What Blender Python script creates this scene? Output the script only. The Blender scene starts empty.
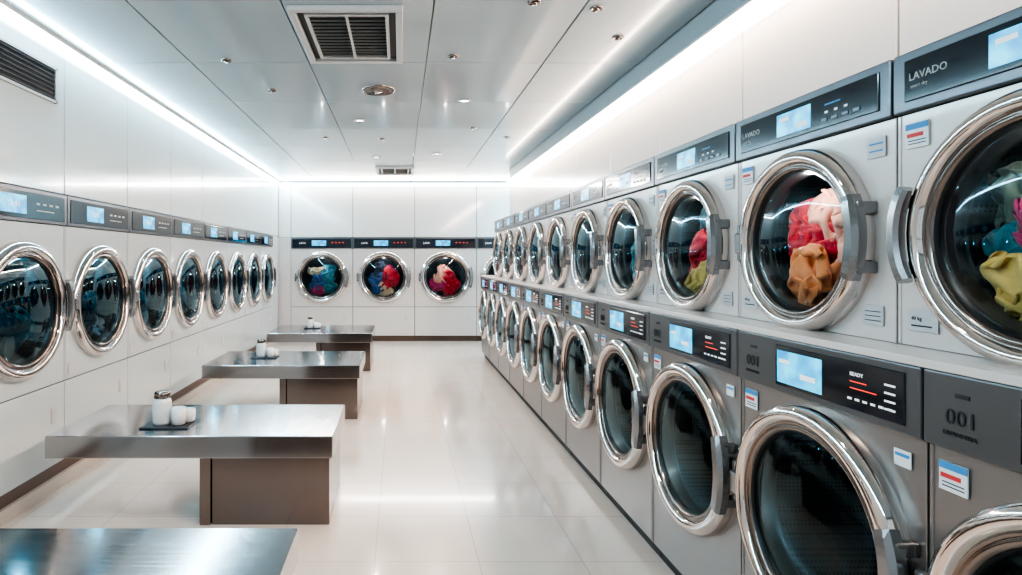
import bpy, bmesh, math, random
import numpy as np
from mathutils import Vector, noise, Matrix
random.seed(4)
S=bpy.context.scene
C=S.collection
# ------------------------------------------------------------ materials
def mat(name,col,rough=.5,metal=0.,coat=0.,emis=None,es=0.,noise_amt=0.,nscale=(1,1,1),bump=0.):
    m=bpy.data.materials.new(name); m.use_nodes=True
    nt=m.node_tree; b=nt.nodes['Principled BSDF']
    b.inputs['Base Color'].default_value=(*col,1); b.inputs['Roughness'].default_value=rough
    b.inputs['Metallic'].default_value=metal; b.inputs['Coat Weight'].default_value=coat
    b.inputs['Coat Roughness'].default_value=.06
    if emis:
        b.inputs['Emission Color'].default_value=(*emis,1); b.inputs['Emission Strength'].default_value=es
    if noise_amt>0 or bump>0:
        tc=nt.nodes.new('ShaderNodeTexCoord'); mp=nt.nodes.new('ShaderNodeMapping'); mp.inputs['Scale'].default_value=nscale
        n=nt.nodes.new('ShaderNodeTexNoise'); n.inputs['Scale'].default_value=1; n.inputs['Detail'].default_value=4
        nt.links.new(tc.outputs['Object'],mp.inputs[0]); nt.links.new(mp.outputs[0],n.inputs['Vector'])
        if noise_amt>0:
            mr=nt.nodes.new('ShaderNodeMapRange'); mr.inputs[1].default_value=.25; mr.inputs[2].default_value=.75
            mr.inputs[3].default_value=max(.02,rough-noise_amt); mr.inputs[4].default_value=rough+noise_amt
            nt.links.new(n.outputs[0],mr.inputs[0]); nt.links.new(mr.outputs[0],b.inputs['Roughness'])
        if bump>0:
            bp=nt.nodes.new('ShaderNodeBump'); bp.inputs['Strength'].default_value=bump; bp.inputs['Distance'].default_value=.01
            nt.links.new(n.outputs[0],bp.inputs['Height']); nt.links.new(bp.outputs[0],b.inputs['Normal'])
    return m
M={}
M['wall']=mat('glossy_white_panel',(.74,.715,.70),.14,coat=.3)
M['wallL']=mat('glossy_white_panel_cool_lit',(.58,.675,.705),.12,coat=.4)  # white panel with the left side's cool light put into its colour
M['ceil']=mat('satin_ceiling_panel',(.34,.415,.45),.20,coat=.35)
M['seam']=mat('panel_seam',(.12,.12,.12),.6)
M['dark']=mat('dark_void',(.015,.015,.017),.5)
M['base']=mat('brown_baseboard',(.10,.06,.045),.35)
M['curb']=mat('curb_stone',(.55,.50,.46),.25)
M['white']=mat('white_enamel',(.62,.565,.54),.26,coat=.25)
M['whiteL']=mat('white_enamel_cool_lit',(.54,.60,.63),.2,coat=.3)  # white enamel, cool light cast mixed into the base colour
M['steelbody']=mat('brushed_steel_body',(.33,.30,.288),.33,metal=.75,noise_amt=.05,nscale=(3,3,200))
M['bezel']=mat('grey_bezel',(.125,.13,.145),.28,metal=.6)
M['bezel2']=mat('steel_bezel',(.165,.165,.172),.3,metal=.7)
M['glassblk']=mat('black_display_glass',(.010,.013,.020),.08,coat=.3)
M['chrome']=mat('chrome',(.70,.645,.615),.075,metal=1.)
M['chromed']=mat('satin_chrome',(.24,.205,.19),.16,metal=1.)
M['rubber']=mat('black_rubber',(.012,.012,.013),.35)
M['handle']=mat('grey_handle',(.31,.305,.31),.24,metal=.85)
M['steel']=mat('table_steel',(.44,.44,.45),.15,metal=1.,noise_amt=.04,nscale=(2,90,2),bump=.012)
M['steelped']=mat('pedestal_steel',(.21,.18,.17),.18,metal=1.,noise_amt=.012,nscale=(60,60,.8))
M['text']=mat('white_print',(.7,.7,.7),.5,emis=(.9,.95,1),es=.25)
M['textd']=mat('dark_print',(.03,.03,.035),.5)
M['red']=mat('red_print',(.6,.04,.03),.5,emis=(1,.08,.04),es=.5)
M['redp']=mat('red_sticker_print',(.65,.05,.05),.5)
M['blue']=mat('blue_print',(.05,.26,.55),.5)
M['stick']=mat('sticker_white',(.7,.72,.74),.4)
M['stickg']=mat('sticker_grey',(.50,.50,.51),.4)
M['coolstrip']=mat('cool_led',(.9,.97,1),.5,emis=(.70,.92,1),es=14)
M['warmstrip']=mat('warm_led',(1,.95,.9),.5,emis=(1,.85,.73),es=14)
M['lamp']=mat('lamp_lens',(1,1,1),.4,emis=(1,.95,.9),es=4)
M['plastic']=mat('off_white_plastic',(.5,.52,.53),.4)
M['tray']=mat('dark_tray',(.03,.035,.045),.2)
M['jar']=mat('jar_ceramic',(.62,.66,.68),.15,coat=.5)
def screen_mat():
    m=bpy.data.materials.new('lcd_screen'); m.use_nodes=True; nt=m.node_tree; b=nt.nodes['Principled BSDF']
    tc=nt.nodes.new('ShaderNodeTexCoord'); br=nt.nodes.new('ShaderNodeTexNoise'); br.inputs['Scale'].default_value=14; br.inputs['Detail'].default_value=1
    cr=nt.nodes.new('ShaderNodeValToRGB'); cr.color_ramp.elements[0].position=.35; cr.color_ramp.elements[0].color=(.01,.26,.58,1)
    cr.color_ramp.elements[1].position=.7; cr.color_ramp.elements[1].color=(.06,.64,.92,1)
    nt.links.new(tc.outputs['Object'],br.inputs['Vector']); nt.links.new(br.outputs[0],cr.inputs[0])
    nt.links.new(cr.outputs[0],b.inputs['Emission Color']); b.inputs['Emission Strength'].default_value=1.2
    b.inputs['Base Color'].default_value=(.01,.03,.05,1); b.inputs['Roughness'].default_value=.25
    return m
M['screen']=screen_mat()
def glass_mat(name,tint,f0):
    m=bpy.data.materials.new(name); m.use_nodes=True; nt=m.node_tree; nt.nodes.clear()
    o=nt.nodes.new('ShaderNodeOutputMaterial'); t=nt.nodes.new('ShaderNodeBsdfTransparent'); t.inputs[0].default_value=(*tint,1)
    g=nt.nodes.new('ShaderNodeBsdfGlossy'); g.inputs['Roughness'].default_value=.03; g.inputs[0].default_value=(.65,.90,1,1)
    lw=nt.nodes.new('ShaderNodeFresnel'); lw.inputs[0].default_value=f0
    mx=nt.nodes.new('ShaderNodeMixShader'); nt.links.new(lw.outputs[0],mx.inputs[0]); nt.links.new(t.outputs[0],mx.inputs[1]); nt.links.new(g.outputs[0],mx.inputs[2])
    nt.links.new(mx.outputs[0],o.inputs[0]); return m
M['glass']=glass_mat('door_glass',(.80,.88,.91),1.40)
M['glassL']=glass_mat('door_glass_teal_reflect',(.38,.66,.75),1.85)  # tint stands in for teal reflections on the left doors
def drum_mat():
    m=mat('perforated_drum',(.07,.075,.08),.35,metal=.85); nt=m.node_tree; b=nt.nodes['Principled BSDF']
    tc=nt.nodes.new('ShaderNodeTexCoord'); v=nt.nodes.new('ShaderNodeTexVoronoi'); v.inputs['Scale'].default_value=60; v.inputs['Randomness'].default_value=.0
    cr=nt.nodes.new('ShaderNodeValToRGB'); cr.color_ramp.elements[0].position=.26; cr.color_ramp.elements[0].color=(.012,.012,.012,1)
    cr.color_ramp.elements[1].position=.40; cr.color_ramp.elements[1].color=(.055,.07,.085,1)
    nt.links.new(tc.outputs['Object'],v.inputs['Vector']); nt.links.new(v.outputs['Distance'],cr.inputs[0]); nt.links.new(cr.outputs[0],b.inputs['Base Color'])
    return m
M['drum']=drum_mat()
def floor_mat():
    m=mat('polished_floor_tile',(.66,.60,.56),.16,coat=.3); nt=m.node_tree; b=nt.nodes['Principled BSDF']
    tc=nt.nodes.new('ShaderNodeTexCoord'); mp=nt.nodes.new('ShaderNodeMapping'); mp.inputs['Location'].default_value=(.15,.2,0)
    br=nt.nodes.new('ShaderNodeTexBrick'); br.offset=.0; br.inputs['Scale'].default_value=1; br.inputs['Brick Width'].default_value=.62; br.inputs['Row Height'].default_value=.62
    br.inputs['Mortar Size'].default_value=.004; br.inputs['Mortar Smooth'].default_value=.3
    br.inputs['Color1'].default_value=(.61,.525,.47,1); br.inputs['Color2'].default_value=(.59,.51,.455,1); br.inputs['Mortar'].default_value=(.46,.39,.35,1)
    n=nt.nodes.new('ShaderNodeTexNoise'); n.inputs['Scale'].default_value=2.2; n.inputs['Detail'].default_value=5
    mx=nt.nodes.new('ShaderNodeMix'); mx.data_type='RGBA'; mx.blend_type='MULTIPLY'; mx.inputs[0].default_value=.12
    nt.links.new(tc.outputs['Object'],mp.inputs[0]); nt.links.new(mp.outputs[0],br.inputs['Vector']); nt.links.new(tc.outputs['Object'],n.inputs['Vector'])
    nt.links.new(br.outputs['Color'],mx.inputs[6]); nt.links.new(n.outputs['Color'],mx.inputs[7]); nt.links.new(mx.outputs[2],b.inputs['Base Color'])
    mr=nt.nodes.new('ShaderNodeMapRange'); mr.inputs[3].default_value=.10; mr.inputs[4].default_value=.24; nt.links.new(n.outputs[0],mr.inputs[0]); nt.links.new(mr.outputs[0],b.inputs['Roughness'])
    return m
M['floor']=floor_mat()
# ------------------------------------------------------------ mesh builder
class MB:
    def __init__(s): s.bm=bmesh.new(); s.mats=[]
    def mi(s,m):
        if m not in s.mats: s.mats.append(m)
        return s.mats.index(m)
    def box(s,x0,x1,y0,y1,z0,z1,m,bev=0.,seg=2):
        r=bmesh.ops.create_cube(s.bm,size=1); vs=r['verts']
        for v in vs: v.co=Vector(((x0+x1)/2+v.co.x*(x1-x0),(y0+y1)/2+v.co.y*(y1-y0),(z0+z1)/2+v.co.z*(z1-z0)))
        fs=set(f for v in vs for f in v.link_faces); k=s.mi(m)
        for f in fs: f.material_index=k
        if bev>0:
            es=list(set(e for v in vs for e in v.link_edges))
            bmesh.ops.bevel(s.bm,geom=es,offset=bev,segments=seg,affect='EDGES',profile=.5,material=k)
        return s
    def quad(s,pts,m,smooth=False):
        f=s.bm.faces.new([s.bm.verts.new(p) for p in pts]); f.material_index=s.mi(m); f.smooth=smooth
    def lathe(s,prof,c,m,N=64,axis='y'):
        k=s.mi(m); rings=[]
        for r,h in prof:
            row=[]
            for i in range(N):
                a=2*math.pi*i/N
                if axis=='y': p=(c[0]+r*math.cos(a),c[1]+h,c[2]+r*math.sin(a))
                else: p=(c[0]+r*math.cos(a),c[1]+r*math.sin(a),c[2]+h)
                row.append(s.bm.verts.new(p))
            rings.append(row)
        for a,b in zip(rings,rings[1:]):
            for i in range(N):
                f=s.bm.faces.new((a[i],a[(i+1)%N],b[(i+1)%N],b[i])); f.material_index=k; f.smooth=True
        return rings
    def text(s,body,x,y,z,size,m):
        cu=bpy.data.curves.new('t','FONT'); cu.body=body; cu.size=size; cu.extrude=.0008; cu.resolution_u=2
        o=bpy.data.objects.new('t',cu); C.objects.link(o); bpy.context.view_layer.update()
        me=bpy.data.meshes.new_from_object(o); k=s.mi(m)
        for v in me.vertices: v.co=Vector((x+v.co.x,y-v.co.z,z+v.co.y))
        me.materials.clear()
        for q in range(k+1): me.materials.append(M[m])
        for p in me.polygons: p.material_index=k
        s.bm.from_mesh(me)
        bpy.data.objects.remove(o); bpy.data.meshes.remove(me)
    def mesh(s,name,fixn=True):
        if fixn: bmesh.ops.recalc_face_normals(s.bm,faces=s.bm.faces[:])
        me=bpy.data.meshes.new(name); s.bm.to_mesh(me); s.bm.free()
        for m in s.mats: me.materials.append(M[m])
        return me
def obj(name,me,parent=None,loc=(0,0,0),rz=0.):
    o=bpy.data.objects.new(name,me); C.objects.link(o); o.location=loc; o.rotation_euler=(0,0,rz)
    if parent: o.parent=parent
    return o
def empty(name,loc=(0,0,0),rz=0.):
    o=bpy.data.objects.new(name,None); C.objects.link(o); o.empty_display_size=.1; o.location=loc; o.rotation_euler=(0,0,rz); return o
# ------------------------------------------------------------ machines
def make_type(nm,w,z0,z1,band,zc,r,depth,body,bezel,style,hand=1,low=None,glass='glass'):
    """front face at local y=0 looking to -y; returns list (part,mesh)"""
    P=[]; hw=w/2-.004; zb=z1-band; zl=z0 if low is None else low+.006
    b=MB(); N=64; rh=r*.80; k=b.mi(body)
    inn=[];inb=[];out=[]
    for i in range(N):
        a=2*math.pi*i/N; ca,sa=math.cos(a),math.sin(a)
        inn.append(b.bm.verts.new((rh*ca,0,zc+rh*sa))); inb.append(b.bm.verts.new((rh*ca,.03,zc+rh*sa)))
        t=1e9
        if abs(ca)>1e-6: t=min(t,hw/abs(ca))
        if sa>1e-6: t=min(t,(zb-zc)/sa)
        if sa<-1e-6: t=min(t,(zc-zl)/-sa)
        out.append([t*ca,zc+t*sa])
    for cx,cz in ((hw,zb),(-hw,zb),(-hw,zl),(hw,zl)):
        j=min(range(N),key=lambda i:(out[i][0]-cx)**2+(out[i][1]-cz)**2); out[j]=[cx,cz]
    ov=[b.bm.verts.new((p[0],0,p[1])) for p in out]
    for i in range(N):
        j=(i+1)%N
        f=b.bm.faces.new((inn[i],inn[j],ov[j],ov[i])); f.material_index=k
        f=b.bm.faces.new((inn[i],inb[i],inb[j],inn[j])); f.material_index=k
    a,c=-hw,hw
    b.quad([(a,0,zl),(a,depth,zl),(a,depth,zb),(a,0,zb)],body); b.quad([(c,0,zl),(c,depth,zl),(c,depth,zb),(c,0,zb)],body)
    b.quad([(a,depth,zl),(c,depth,zl),(c,depth,zb),(a,depth,zb)],body)
    b.quad([(a,0,zl),(c,0,zl),(c,depth,zl),(a,depth,zl)],body)
    b.quad([(a,.02,zb),(c,.02,zb),(c,depth,zb),(a,depth,zb)],body)
    for xx in (a,c-.012): b.box(xx,xx+.012,-.004,.004,zl,zb,body,.002,1)
    P.append(('cabinet',b.mesh(nm+'_cabinet')))
    if low is not None:
        b=MB(); b.box(a,c,0,depth,z0,low-.006,body,.004); b.box(a+.002,c-.002,.01,depth,low-.006,low+.006,'seam')
        b.box(.33*w,.33*w+.07,-.006,.002,low-.30,low-.18,'stickg',.002,1)
        P.append(('lower_access_panel',b.mesh(nm+'_lower')))
    b=MB(); b.box(a,c,-.022,depth,zb+.004,z1,bezel,.006)
    h=z1-zb; m=zb+h/2
    if style=='upper':
        b.box(a+.05,c-.045,-.027,-.02,zb+.035,z1-.03,'glassblk',.003)
        b.box(-.13,.08,-.030,-.025,zb+.055,z1-.050,'screen',.001,1)
        b.text('LAVADO',a+.07,-.028,m+.0,.034,'stickg'); b.text('smart dry',a+.075,-.028,m-.025,.016,'stickg')
        b.box(-.11,-.05,-.0305,-.029,m+.015,m+.03,'text'); b.box(.0,.06,-.0305,-.029,m-.03,m-.01,'text')
        for i in range(3): b.box(.16+.05*i,.175+.05*i,-.0285,-.026,m-.01,m-.002,'text')
        b.box(.16,.24,-.0285,-.026,m+.02,m+.026,'blue')
        for i in range(4): b.box(.14+.055*i,.17+.055*i,-.031,-.026,m-.042,m-.028,'bezel',.002,1)
    elif style=='lower':
        b.box(a+.27,c-.05,-.027,-.02,zb+.03,z1-.025,'glassblk',.003)
        b.box(a+.285,a+.53,-.030,-.025,zb+.045,z1-.045,'screen',.001,1)
        b.text('001',a+.07,-.024,m-.030,.062,'textd'); b.box(a+.10,a+.14,-.0245,-.021,m+.045,m+.056,'textd')
        b.text('LAVANDERIA',a+.065,-.024,m-.06,.016,'textd')
        b.text('READY',c-.26,-.028,m+.035,.018,'text')
        for i in range(6): b.box(c-.27+.032*i,c-.252+.032*i,-.0285,-.026,m-.045,m-.038,'text')
        b.box(c-.26,c-.19,-.0285,-.026,m+.014,m+.018,'red'); b.box(c-.26,c-.15,-.0285,-.026,m-.008,m-.004,'red')
        for i in range(4): b.box(c-.12,c-.08,-.0285,-.026,m+.03-.025*i,m+.036-.025*i,'text')
        b.box(a+.30,a+.36,-.0305,-.029,m+.015,m+.03,'text'); b.box(a+.42,a+.50,-.0305,-.029,m-.03,m-.01,'text')
    elif style=='left':
        b.box(a+.04,c-.04,-.027,-.02,zb+.03,z1-.03,'glassblk',.003)
        b.box(-.26,.02,-.030,-.025,zb+.06,z1-.06,'screen',.001,1)
        b.text('12:40',-.19,-.0305,m-.02,.06,'text')
        for i in range(4): b.box(.14+.08*i,.18+.08*i,-.0285,-.026,m+.01,m+.025,'stickg')
        b.box(.14,.36,-.0285,-.026,m-.035,m-.028,'stickg')
    else:
        b.box(a+.03,c-.03,-.027,-.02,zb+.02,z1-.03,'glassblk',.003)
        b.box(-.22,.10,-.030,-.025,zb+.065,z1-.065,'screen',.001,1)
        b.text('LAVA',-.50,-.0305,m-.02,.06,'text')
        for i in range(4): b.box(.22+.08*i,.25+.08*i,-.0285,-.026,m-.0,m+.02,'red')
    P.append(('control_panel',b.mesh(nm+'_panel')))
    b=MB(); cc=(0,0,zc)
    b.lathe([(r*1.0,.0),(r*1.005,-.03),(r*.99,-.05),(r*.95,-.066),(r*.90,-.070),(r*.865,-.062),(r*.85,-.05)],cc,'chrome',72)
    b.lathe([(r*.85,-.05),(r*.835,-.046),(r*.82,-.05),(r*.80,-.052),(r*.775,-.042),(r*.76,-.02)],cc,'chromed',72)
    P.append(('door_ring',b.mesh(nm+'_ring')))
    b=MB(); b.lathe([(r*.775,-.040),(r*.755,-.030),(r*.74,-.005),(r*.73,.03),(r*.75,.06),(r*.80,.07)],cc,'rubber',64)
    P.append(('door_gasket',b.mesh(nm+'_gasket')))
    b=MB(); b.lathe([(r*.76,-.030),(r*.66,-.044),(r*.5,-.056),(r*.3,-.064),(r*.1,-.067),(.002,-.068)],cc,glass,64)
    P.append(('door_glass',b.mesh(nm+'_glass')))
    b=MB(); dd=depth-.05; rd=r*.92
    b.lathe([(r*.78,.065),(rd,.075),(rd,dd),(rd*.9,dd+.01),(rd*.3,dd+.01),(rd*.28,dd-.015),(.002,dd-.02)],cc,'drum',56)
    for q in range(3):
        an=q*2*math.pi/3+.5; x=rd*.93*math.cos(an); z=zc+rd*.93*math.sin(an)
        b.box(x-.022,x+.022,.09,dd-.01,z-.022,z+.022,'chromed',.012)
    P.append(('drum',b.mesh(nm+'_drum')))
    b=MB(); hh=.40; k=b.mi('handle'); n=14; rows=[]
    for i in range(n+1):
        t=-hh+2*hh*i/n; row=[]
        e=1-abs(2*i/n-1)**4
        for rr,yy in ((.935,-.074),(.935,-.088-.008*e),(.965,-.098-.008*e),(1.04,-.094-.008*e),(1.065,-.082),(1.06,-.050),(1.03,-.045)):
            row.append(b.bm.verts.new((hand*r*rr*math.cos(t),yy,zc+r*rr*math.sin(t)*1.0)))
        rows.append(row)
    m7=len(rows[0])
    for p,q in zip(rows,rows[1:]):
        for j in range(m7):
            f=b.bm.faces.new((p[j],p[(j+1)%m7],q[(j+1)%m7],q[j])); f.material_index=k; f.smooth=False
    for row in (rows[0],rows[-1]): f=b.bm.faces.new(row); f.material_index=k
    for sgn in (-1,1):
        t=sgn*(hh-.12); x=hand*r*1.02*math.cos(t); z=zc+r*1.02*math.sin(t); b.box(x-.016,x+.016,-.075,0,z-.022,z+.022,'handle',.006)
    x=-hand*r*.99; p=(min(x,x-hand*.035),max(x,x-hand*.035))
    b.box(p[0],p[1],-.050,.0,zc-.09,zc+.09,'handle',.010); 
    p=(min(x+hand*.04,x-hand*.022),max(x+hand*.04,x-hand*.022)); b.box(p[0],p[1],-.070,-.03,zc-.05,zc+.05,'handle',.010)
    P.append(('door_handle',b.mesh(nm+'_handle')))
    b=MB()
    if style in('upper','lower'):
        b.box(a+.035,a+.118,-.0075,-.003,zb-.115,zb-.035,'stick'); b.box(a+.035,a+.118,-.0085,-.007,zb-.055,zb-.035,'blue' ); b.box(a+.04,a+.10,-.0085,-.007,zb-.080,zb-.067,'redp')
        for q in range(2): b.box(a+.045,a+.11,-.0085,-.007,zb-.093-q*.010,zb-.090-q*.010,'textd')
    if style=='lower':
        b.box(c-.11,c-.05,-.0065,-.003,zb-.10,zb-.05,'stick'); b.box(c-.105,c-.055,-.0075,-.006,zb-.07,zb-.06,'blue')
    if style=='upper':
        b.box(a+.04,a+.15,-.0065,-.003,z0+.05,z0+.12,'stickg'); b.box(c-.14,c-.05,-.0065,-.003,z0+.05,z0+.12,'stickg'); b.box(c-.12,c-.04,-.0065,-.003,zb-.12,zb-.05,'stickg')
        b.text('40 kg',a+.055,-.007,z0+.085,.018,'textd'); b.box(a+.055,a+.13,-.0075,-.006,z0+.065,z0+.07,'textd')
        for q in range(3): b.box(c-.13,c-.06,-.0075,-.006,z0+.065+q*.016,z0+.068+q*.016,'bezel')
        for q in range(2): b.box(c-.11,c-.05,-.0075,-.006,zb-.10+q*.025,zb-.094+q*.025,'blue')
    if style=='left': b.box(a+.04,a+.12,-.0065,-.003,zl+.04,zl+.12,'stickg')
    if style=='back': b.box(a+.04,a+.12,-.0065,-.003,zl+.04,zl+.10,'stickg')
    P.append(('stickers',b.mesh(nm+'_stickers')))
    return P
RU=1.68; RL=1.525; XL=-2.7; YB=13.1
T_up=make_type('dryer',.93,0,.96,.20,.36,.375,.41,'white','bezel','upper',1)
T_upf=make_type('dryer_b',.93,0,.96,.20,.36,.375,.41,'white','bezel','upper',-1)
T_lo=make_type('washer',.93,.1,1.49,.215,.825,.432,.55,'steelbody','bezel2','lower',1)
PL=1.1; YL=4.75
T_le=make_type('wallwasher',PL,.2,2.32,.25,1.44,.495,.6,'whiteL','bezel','left',1,low=.83,glass='glassL')
T_ba=make_type('backdryer',1.372,.12,2.30,.25,1.42,.57,.6,'white','bezel','back',1,low=.76)
b=MB(); b.box(-.461,.461,.05,.5,0,.1,'dark'); kick=b.mesh('toe_kick')
b=MB(); b.box(-PL/2,PL/2,.02,.58,.1,.2,'base'); b.box(-PL/2,PL/2,-.01,.58,0,.1,'curb'); kickL=b.mesh('plinth_left')
b=MB(); b.box(-.684,.684,.02,.58,0,.12,'base',.003); kickB=b.mesh('plinth_back')
def machine(name,T,loc,rz,kickm=None):
    e=empty(name,loc,rz)
    for pn,me in T: obj(pn,me,e)
    if kickm: obj('plinth',kickm,e)
    return e
# ---- laundry : small cloth solver, every garment is a sheet bunched up against the door
def cloth_mat(nm,c):
    m=mat(nm,c,.85); m.node_tree.nodes['Principled BSDF'].inputs['Sheen Weight'].default_value=.2; return m
CM={k:cloth_mat('cloth_'+k,v) for k,v in dict(red=(.58,.010,.03),orange=(.84,.27,.09),peach=(.80,.36,.26),yellow=(.66,.42,.12),teal=(.03,.17,.21),blue=(.035,.09,.24),green=(.10,.13,.09),magenta=(.48,.018,.12),white=(.5,.52,.55),navy=(.02,.03,.06),cream=(.62,.47,.32),cyan=(.06,.24,.32),dteal=(.02,.08,.10)).items()}
def slab(seed,N=60,k=.6,T=.3,steps=60,fm=.85,puff=.4):
    L=2/k*.95
    rng=np.random.default_rng(seed); h=L/(N-1)
    g=(np.arange(N)-(N-1)/2)*h
    X,Y=np.meshgrid(g,g,indexing='ij')
    ph=rng.uniform(0,6.28,8); fq=rng.uniform(1.2,3.5,8)*fm; an=rng.normal(seed,.6,8)
    Z=sum(.10*np.sin(fq[i]*(X*np.cos(an[i])+Y*np.sin(an[i]))+ph[i]) for i in range(8))
    P=np.stack([X*k,Y*k,Z],-1); P+=rng.normal(0,.006,P.shape); Q=P.copy(); cons=[]
    bp=rng.uniform(0,6.28,3)
    for dx,dy,st in ((1,0,1.),(0,1,1.),(1,1,.5),(1,-1,.5),(2,0,.5),(0,2,.5),(3,0,.3),(0,3,.3)):
        rest=h*math.hypot(dx,dy)
        for c in range(2):
            I,J=np.meshgrid(np.arange(N-dx),np.arange(max(0,-dy),min(N,N-dy)),indexing='ij')
            s=(I//dx) if dx else (J//dy); mk=(s%2==c); I=I[mk];J=J[mk]
            cons.append((I,J,I+dx,J+dy,rest,st))
    for step in range(steps):
        V=np.clip((P-Q)*.85,-.04,.04); Q=P.copy(); P=P+V
        for it in range(5):
            for ia,ja,ib,jb,rest,st in cons:
                a=P[ia,ja]; b_=P[ib,jb]; d=b_-a; l=np.linalg.norm(d,axis=-1,keepdims=True)+1e-9
                cor=d*((l-rest)/l)*.5*st; P[ia,ja]+=cor; P[ib,jb]-=cor
            an_=np.arctan2(P[...,1],P[...,0]); lim=(.86+.13*np.sin(2*an_+bp[0])+.10*np.sin(3*an_+bp[1])+.05*np.sin(5*an_+bp[2]))[...,None]
            r=np.linalg.norm(P[...,:2],axis=-1,keepdims=True)+1e-9
            P[...,:2]=np.where(r>lim,P[...,:2]/r*lim,P[...,:2])
            r=np.minimum(r/lim,1)[...,0]; c0=puff*(1-r*r)
            P[...,2]=np.clip(P[...,2],c0-T,c0+T*.8)
    P=np.stack([P[...,0],-P[...,2],P[...,1]],-1)
    me=bpy.data.meshes.new('bunched_garment'); me.from_pydata(P.reshape(-1,3).tolist(),[],[(i*N+j,i*N+j+1,(i+1)*N+j+1,(i+1)*N+j) for i in range(N-1) for j in range(N-1)])
    bm=bmesh.new(); bm.from_mesh(me)
    bmesh.ops.subdivide_edges(bm,edges=bm.edges[:],cuts=1,use_grid_fill=True)
    bmesh.ops.smooth_vert(bm,verts=bm.verts[:],factor=.5,use_axis_x=True,use_axis_y=True,use_axis_z=True)
    for f in bm.faces: f.smooth=True
    bm.to_mesh(me); bm.free(); return me
CR=[slab(1),slab(2,k=.62),slab(3,k=.55,fm=.7),slab(4,k=.68,puff=.5),slab(5,k=.58),slab(6,k=.64,fm=.7)]
LM={}
def laundry(e,zc,r,items):
    for i,(c,x,z,s,y) in enumerate(items):
        key=(c,i%6); me=LM.get(key)
        if me is None:
            me=CR[(i+len(c))%6].copy(); me.materials.clear(); me.materials.append(CM[c]); LM[key]=me
        o=obj('laundry_'+c,me,e,(x*r,y,zc+z*r)); o.scale=(s*r,s*r*.75,s*r)
        o.rotation_euler=(random.uniform(-.35,.1),random.uniform(-3,3),random.uniform(-.3,.3))
def drum_fill(e,zc,r,p=2.2,col=(1,.93,.85)):  # added point light that brightens the drum interior and laundry
    l=bpy.data.lights.new('drum_fill','POINT'); l.energy=p; l.color=col; l.shadow_soft_size=.03
    o=bpy.data.objects.new('drum_fill',l); C.objects.link(o); o.parent=e; o.location=(0,.02,zc+r*.66)
R90=math.pi/2
ups=[]
for k in range(-1,10):
    y=1.99+.93*(k-1)+.465
    ups.append(machine('front_load_dryer',T_upf if k==0 else T_up,(RU,y,1.52),-R90))
setU=[None,
 [('green',-.48,.24,.42,.15),('magenta',-.20,.05,.36,.10),('yellow',-.30,-.44,.38,.09),('teal',-.55,-.14,.30,.14),('cream',0,-.28,.40,.16),('magenta',.15,.25,.4,.17),('yellow',.25,-.45,.36,.14)],
 [('red',-.34,.18,.38,.14),('peach',.08,.22,.46,.13),('orange',-.16,-.42,.50,.08),('red',-.14,-.04,.42,.10),('peach',.32,-.12,.42,.14),('orange',.30,-.36,.38,.13),('navy',-.5,-.2,.34,.2)],
 [('red',-.18,-.06,.44,.10),('dteal',-.3,.26,.44,.18),('yellow',-.08,-.48,.42,.09),('red',-.38,-.34,.34,.12),('cream',.15,.12,.36,.14),('dteal',.35,-.20,.36,.16)],
 [('teal',-.2,-.2,.48,.13),('blue',.1,.1,.44,.15),('white',-.1,-.48,.38,.10)],
 [('teal',-.1,-.15,.48,.13),('orange',-.15,-.48,.36,.11),('navy',.2,.1,.36,.16)],
 [('teal',-.1,-.2,.46,.13),('white',-.05,-.48,.36,.11)],
 [('blue',0,-.2,.5,.14)],[('peach',0,-.35,.45,.14)],[('teal',0,-.3,.5,.14)],[('red',0,-.3,.5,.14)]]
for e,s in zip(ups,setU):
    if s: laundry(e,.36,.375,s); drum_fill(e,.36,.375,1.6)
los=[]
for k in range(-1,10):
    y=1.70+.93*k+.465
    los.append(machine('front_load_washer',T_lo,(RL,y,0),-R90,kick))
for i in (3,5,7,9): laundry(los[i],.825,.432,[('navy',0,-.35,.5,.15),('dteal',.15,-.2,.4,.14)])
for k in range(-2,7):
    e=machine('tall_front_load_washer',T_le,(XL,YL+PL*k+PL/2,0),R90,kickL)
    laundry(e,1.44,.495,random.choice([[('dteal',.1,-.35,.5,.16),('navy',-.2,-.1,.45,.2)],[('navy',.0,-.4,.5,.16),('dteal',.2,-.2,.4,.2)],[('dteal',.1,-.4,.5,.16),('teal',-.15,-.5,.3,.12)]]))
    drum_fill(e,1.44,.495,1.6,(.35,.8,1))  # cyan fill added to bring teal into the left doors
bx=[-1.735,-.361,1.013,2.387]
bs=[[('blue',-.15,-.25,.48,.14),('teal',.28,-.28,.42,.12),('cyan',.22,.12,.42,.16),('magenta',-.2,-.5,.30,.09),('cream',-.22,.18,.36,.16)],
    [('red',.2,-.1,.50,.12),('blue',-.25,-.2,.50,.14),('cream',.05,-.5,.34,.09),('navy',-.1,.22,.42,.17),('magenta',.3,.2,.3,.16)],
    [('peach',-.1,.1,.46,.14),('red',.2,-.2,.48,.11),('magenta',-.28,-.3,.42,.12),('red',.1,-.48,.36,.09)],
    [('cyan',0,-.2,.5,.14)]]
for x,s in zip(bx,bs):
    e=machine('built_in_dryer',T_ba,(x,YB,0),0,kickB); laundry(e,1.42,.57,s); drum_fill(e,1.42,.57,2.0)
b=MB(); b.box(RL-.03,2.09,.82,11.0,1.492,1.518,'white',.004); obj('trim_1',b.mesh('shelf'))
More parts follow.
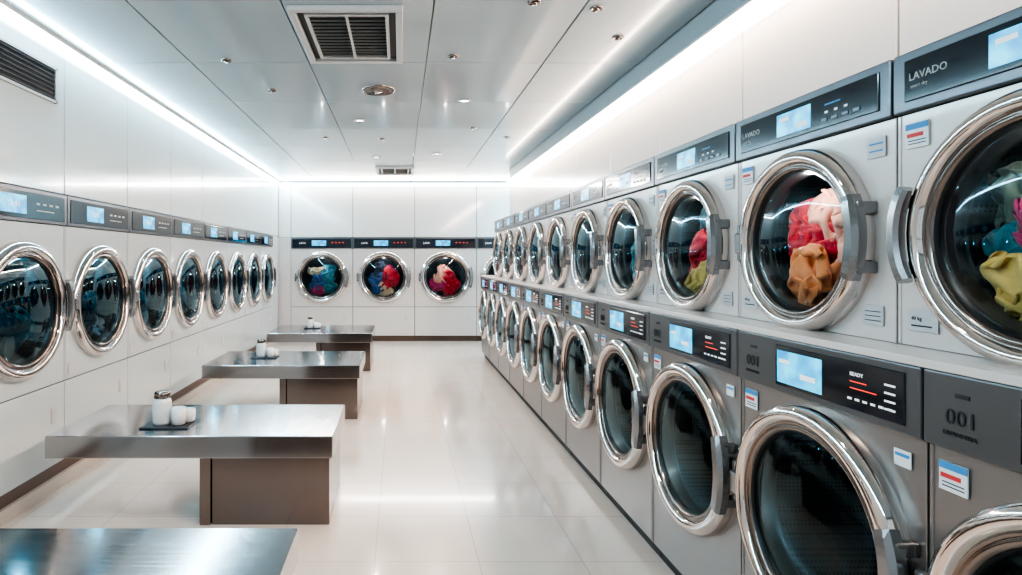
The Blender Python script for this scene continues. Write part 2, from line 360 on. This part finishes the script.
# ------------------------------------------------------------ room shell
ZC=3.53; Y0=-2.6
b=MB(); b.box(-3.4,3.7,Y0,13.9,-.1,0,'floor'); obj('floor',b.mesh('floor'))
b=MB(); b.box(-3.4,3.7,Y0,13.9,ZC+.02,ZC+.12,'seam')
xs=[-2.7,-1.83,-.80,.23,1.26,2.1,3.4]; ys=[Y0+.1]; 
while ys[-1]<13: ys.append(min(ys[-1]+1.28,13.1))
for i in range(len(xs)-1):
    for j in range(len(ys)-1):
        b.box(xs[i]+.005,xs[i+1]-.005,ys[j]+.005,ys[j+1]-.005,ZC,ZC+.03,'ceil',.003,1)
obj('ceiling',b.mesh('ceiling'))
def panels(b,plane,c,thick,seams,zs,m='wall'):
    for i in range(len(seams)-1):
        for j in range(len(zs)-1):
            a0,a1=seams[i]+.006,seams[i+1]-.006; z0,z1=zs[j]+.003,zs[j+1]-.003
            lo,hi=min(c,c+thick),max(c,c+thick)
            if plane=='x': b.box(lo,hi,a0,a1,z0,z1,m,.004,1)
            else: b.box(a0,a1,lo,hi,z0,z1,m,.004,1)
b=MB(); sy=[YL+PL*k for k in range(-6,8)]+[YB]
panels(b,'x',XL,-.03,sy,[2.325,ZC],'wallL'); b.box(-3.4,-2.73,-1.8,YB,2.325,ZC,'seam'); b.box(-3.4,-3.31,Y0,13.9,0,2.325,'wall')
b.box(-3.31,XL,YL+7*PL+.01,13.1,.2,2.32,'whiteL',.004); b.box(-3.31,XL-.02,YL+7*PL+.01,13.1,.1,.2,'base'); b.box(-3.31,XL+.01,YL+7*PL+.01,13.1,0,.1,'curb')
b.box(-3.31,XL,Y0,YL-2*PL-.01,0,2.32,'whiteL',.004)
b.box(-3.31,XL,Y0,-1.85,2.325,ZC,'wall')
obj('wall_left',b.mesh('wall_left'))
b=MB(); bxs=[-2.70,-2.42,-1.048,.326,1.70,3.074,3.6]
panels(b,'y',YB,.03,bxs,[2.305,ZC]); b.box(-3.3,3.7,YB+.03,13.7,2.305,ZC,'seam'); b.box(-3.3,3.7,13.71,13.9,0,ZC,'wall')
b.box(-2.70,-2.425,YB,13.7,.12,2.30,'white',.004); b.box(-2.70,-2.425,YB+.02,13.7,0,.12,'base'); b.box(3.078,3.6,YB,13.7,0,2.3,'white')
obj('wall_back',b.mesh('wall_back'))
b=MB(); ry=[2.49+1.13*k for k in range(-4,8)]; ry=[Y0]+ry+[11.3]
panels(b,'x',2.1,.03,ry,[0,3.24]); b.box(2.13,2.25,Y0,11.3,0,ZC,'seam'); panels(b,'x',2.1,.03,[Y0,11.3],[3.30,ZC],'ceil')
b.box(2.1,2.25,11.29,11.31,0,ZC,'wall')
obj('wall_right',b.mesh('wall_right'))
b=MB(); b.box(2.26,3.7,11.1,11.29,0,ZC,'wall'); b.box(3.61,3.7,11.3,13.7,0,ZC,'wall'); obj('wall_alcove',b.mesh('wall_alcove'))
b=MB()
for x in (-3.3,-1.8,-.3,1.2,2.0): b.box(x-.04,x+.04,Y0-.05,Y0+.03,0,ZC,'chromed',.005)
for z in (.05,2.4,ZC-.05): b.box(-3.3,2.05,Y0-.05,Y0+.03,z-.05,z+.05,'chromed',.005)
obj('window_1',b.mesh('storefront'))
b=MB(); b.box(XL,XL+.05,-2,13.05,ZC-.075,ZC-.03,'coolstrip',.004); b.box(XL,XL+.06,-2,13.05,ZC-.03,ZC,'plastic'); obj('cove_light_strip',b.mesh('strip_l'))
b=MB(); b.box(2.04,2.1,-2,11.28,3.235,3.295,'warmstrip',.004); b.box(2.03,2.1,-2,11.28,3.297,3.315,'plastic'); obj('cove_light_strip',b.mesh('strip_r'))
b=MB(); b.box(-2.62,3.5,YB-.05,YB,ZC-.07,ZC-.03,'coolstrip',.004); b.box(-2.62,3.5,YB-.06,YB,ZC-.03,ZC,'plastic'); obj('cove_light_strip',b.mesh('strip_b'))
def area(nm,loc,rot,sx,sy,p,col,spread=math.pi):
    l=bpy.data.lights.new(nm,'AREA'); l.shape='RECTANGLE'; l.size=sx; l.size_y=sy; l.energy=p; l.color=col; l.spread=spread
    o=bpy.data.objects.new(nm,l); C.objects.link(o); o.location=loc; o.rotation_euler=rot; return o
area('cove_lamp_cool',(XL+.075,5.5,ZC-.06),(0,math.radians(-48),0),.05,15,110,(.42,.80,1))
area('cove_lamp_warm',(2.02,4.6,3.25),(0,math.radians(38),0),.05,13,140,(1,.72,.53))
area('cove_lamp_rear',(0,YB-.08,ZC-.06),(math.radians(-40),0,0),5,.05,45,(1,.87,.77))
area('alcove_fill',(2.9,12.2,ZC-.05),(0,0,0),.8,.3,40,(.4,.8,1))  # added cool fill that tints the alcove cyan
# ------------------------------------------------------------ ceiling fixtures
def vent(nm,x0,x1,y0,y1,n):
    b=MB(); t=.05; z=ZC
    b.box(x0,x1,y0,y0+t,z-.035,z,'plastic',.006); b.box(x0,x1,y1-t,y1,z-.035,z,'plastic',.006)
    b.box(x0,x0+t,y0+t,y1-t,z-.035,z,'plastic',.006); b.box(x1-t,x1,y0+t,y1-t,z-.035,z,'plastic',.006)
    i0,i1,j0,j1=x0+t,x1-t,y0+t,y1-t
    b.box(i0,i1,j0,j1,z-.004,z-.001,'dark')
    for (p0,p1,q0,q1) in ((i0+.05,i1-.05,j0+.05,j0+.075),(i0+.05,i1-.05,j1-.075,j1-.05),(i0+.05,i0+.075,j0+.075,j1-.075),(i1-.075,i1-.05,j0+.075,j1-.075)):
        b.box(p0,p1,q0,q1,z-.030,z-.004,'plastic',.003)
    for q in range(n):
        y=j0+.08+(j1-j0-.16)*(q+.5)/n
        b.quad([(i0+.075,y-.010,z-.028),(i0+.075,y+.008,z-.006),(i1-.075,y+.008,z-.006),(i1-.075,y-.010,z-.028)],'plastic')
    b.box((i0+i1)/2-.01,(i0+i1)/2+.01,j0+.075,j1-.075,z-.032,z-.02,'plastic')
    obj(nm,b.mesh(nm,False))
vent('ceiling_air_vent',-.77,.02,4.0,5.1,13)
vent('ceiling_air_vent',-.46,.27,10.9,11.8,9)
b=MB()
b.lathe([(.17,0),(.17,-.012),(.15,-.02),(.13,-.012),(.12,-.02),(.10,-.012),(.085,-.02),(.06,-.012),(.04,-.02),(.001,-.02)],(-.22,6.0,ZC),'chromed',40,'z'); obj('round_air_diffuser',b.mesh('diff'))
for x,y in ((1.69,4.58),(-1.05,8.3),(-.25,8.4),(.45,5.0),(.95,7.7),(1.5,8.3),(-1.5,5.1),(-1.3,6.0),(.9,3.95),(1.35,4.05)):
    b=MB(); b.lathe([(.045,0),(.045,-.010),(.036,-.013),(.032,-.006),(.001,-.006)],(0,0,0),'chromed',24,'z'); b.lathe([(.018,-.006),(.016,-.022),(.001,-.022)],(0,0,0),'chromed',16,'z')
    obj('ceiling_sprinkler',b.mesh('sprinkler'),None,(x,y,ZC))
for x,y in ((-.55,2.6),(.7,6.4),(-.5,7.3),(.6,9.6),(-.4,9.9)):
    e=empty('recessed_downlight',(x,y,ZC)); b=MB(); b.lathe([(.07,0),(.07,-.01),(.055,-.012),(.05,-.003)],(0,0,0),'chromed',32,'z'); b.lathe([(.05,-.003),(.001,-.003)],(0,0,0),'lamp',32,'z')
    obj('trim_ring',b.mesh('downlight'),e)
    l=bpy.data.lights.new('downlight_bulb','AREA'); l.shape='DISK'; l.size=.09; l.energy=16; l.color=(1,.84,.72); l.spread=math.radians(130)
    o=bpy.data.objects.new('bulb',l); C.objects.link(o); o.parent=e; o.location=(0,0,-.02)
b=MB(); y0,y1,z0,z1=3.45,4.62,3.02,3.30
b.box(XL,XL+.02,y0,y1,z0,z0+.02,'plastic'); b.box(XL,XL+.02,y0,y1,z1-.02,z1,'plastic'); b.box(XL,XL+.02,y0,y0+.02,z0,z1,'plastic'); b.box(XL,XL+.02,y1-.02,y1,z0,z1,'plastic')
b.box(XL+.001,XL+.004,y0,y1,z0,z1,'dark')
for q in range(7):
    z=z0+.03+q*.035; b.box(XL+.004,XL+.016,y0+.02,y1-.02,z,z+.01,'bezel')
obj('louvered_air_vent',b.mesh('louvre'))
# ------------------------------------------------------------ tables
def table(y0,y1,xa=-2.38):
    xb=-.45; zt=.62; th=.15
    e=empty('folding_table',(0,0,0))
    b=MB(); b.box(xa,xb,y0,y1,zt-th,zt,'steel',.006,3); obj('top',b.mesh('table_top'),e)
    b=MB(); b.box(-1.28,xb-.03,y0+.06,y1-.10,0,zt-th,'steelped',.004); b.box(-1.36,-1.285,y0+.05,y1-.09,0,zt-th,'chromed',.003); obj('pedestal',b.mesh('table_pedestal'),e)
table(1.72,2.6); table(3.95,4.82); table(6.6,7.65,-2.22); table(9.5,10.7,-2.15)
def jarset(x,y,s=1.):
    z=.62
    b=MB(); b.box(x-.12*s,x+.22*s,y-.11*s,y+.13*s,z,z+.012,'tray',.004); obj('serving_tray',b.mesh('tray'))
    b=MB(); b.lathe([(.001,.012),(.062*s,.012),(.066*s,.03),(.066*s,.17*s),(.055*s,.19*s),(.05*s,.195*s)],(x,y,z),'jar',32,'z'); b.lathe([(.05*s,.195*s),(.056*s,.198*s),(.056*s,.23*s),(.05*s,.24*s),(.001,.242*s)],(x,y,z),'chromed',32,'z'); obj('storage_jar',b.mesh('jar'))
    for dx,dy,h in ((.125,-.02,.13),(.165,.06,.10)):
        b=MB(); b.lathe([(.001,.012),(.038*s,.012),(.048*s,.02),(.05*s,h*s),(.046*s,h*s),(.044*s,.03),(.001,.03)],(x+dx*s,y+dy*s,z),'jar',28,'z'); obj('cup',b.mesh('cup'))
jarset(-1.70,4.22); jarset(-1.68,7.15,.9); jarset(-1.55,10.2,.8)
# ------------------------------------------------------------ world / camera
w=bpy.data.worlds.new('World'); S.world=w; w.use_nodes=True
w.node_tree.nodes['Background'].inputs[0].default_value=(.76,.91,1,1); w.node_tree.nodes['Background'].inputs[1].default_value=.5
cam=bpy.data.cameras.new('Camera'); cam.lens=590/1022*36; cam.sensor_width=36; cam.shift_x=111/1022; cam.shift_y=-27.5/1022; cam.clip_start=.05
co=bpy.data.objects.new('Camera',cam); C.objects.link(co); co.location=(0,0,1.8); co.rotation_euler=(R90,0,0); S.camera=co
S.view_settings.view_transform='AgX'; S.view_settings.look='AgX - High Contrast'; S.view_settings.exposure=.6
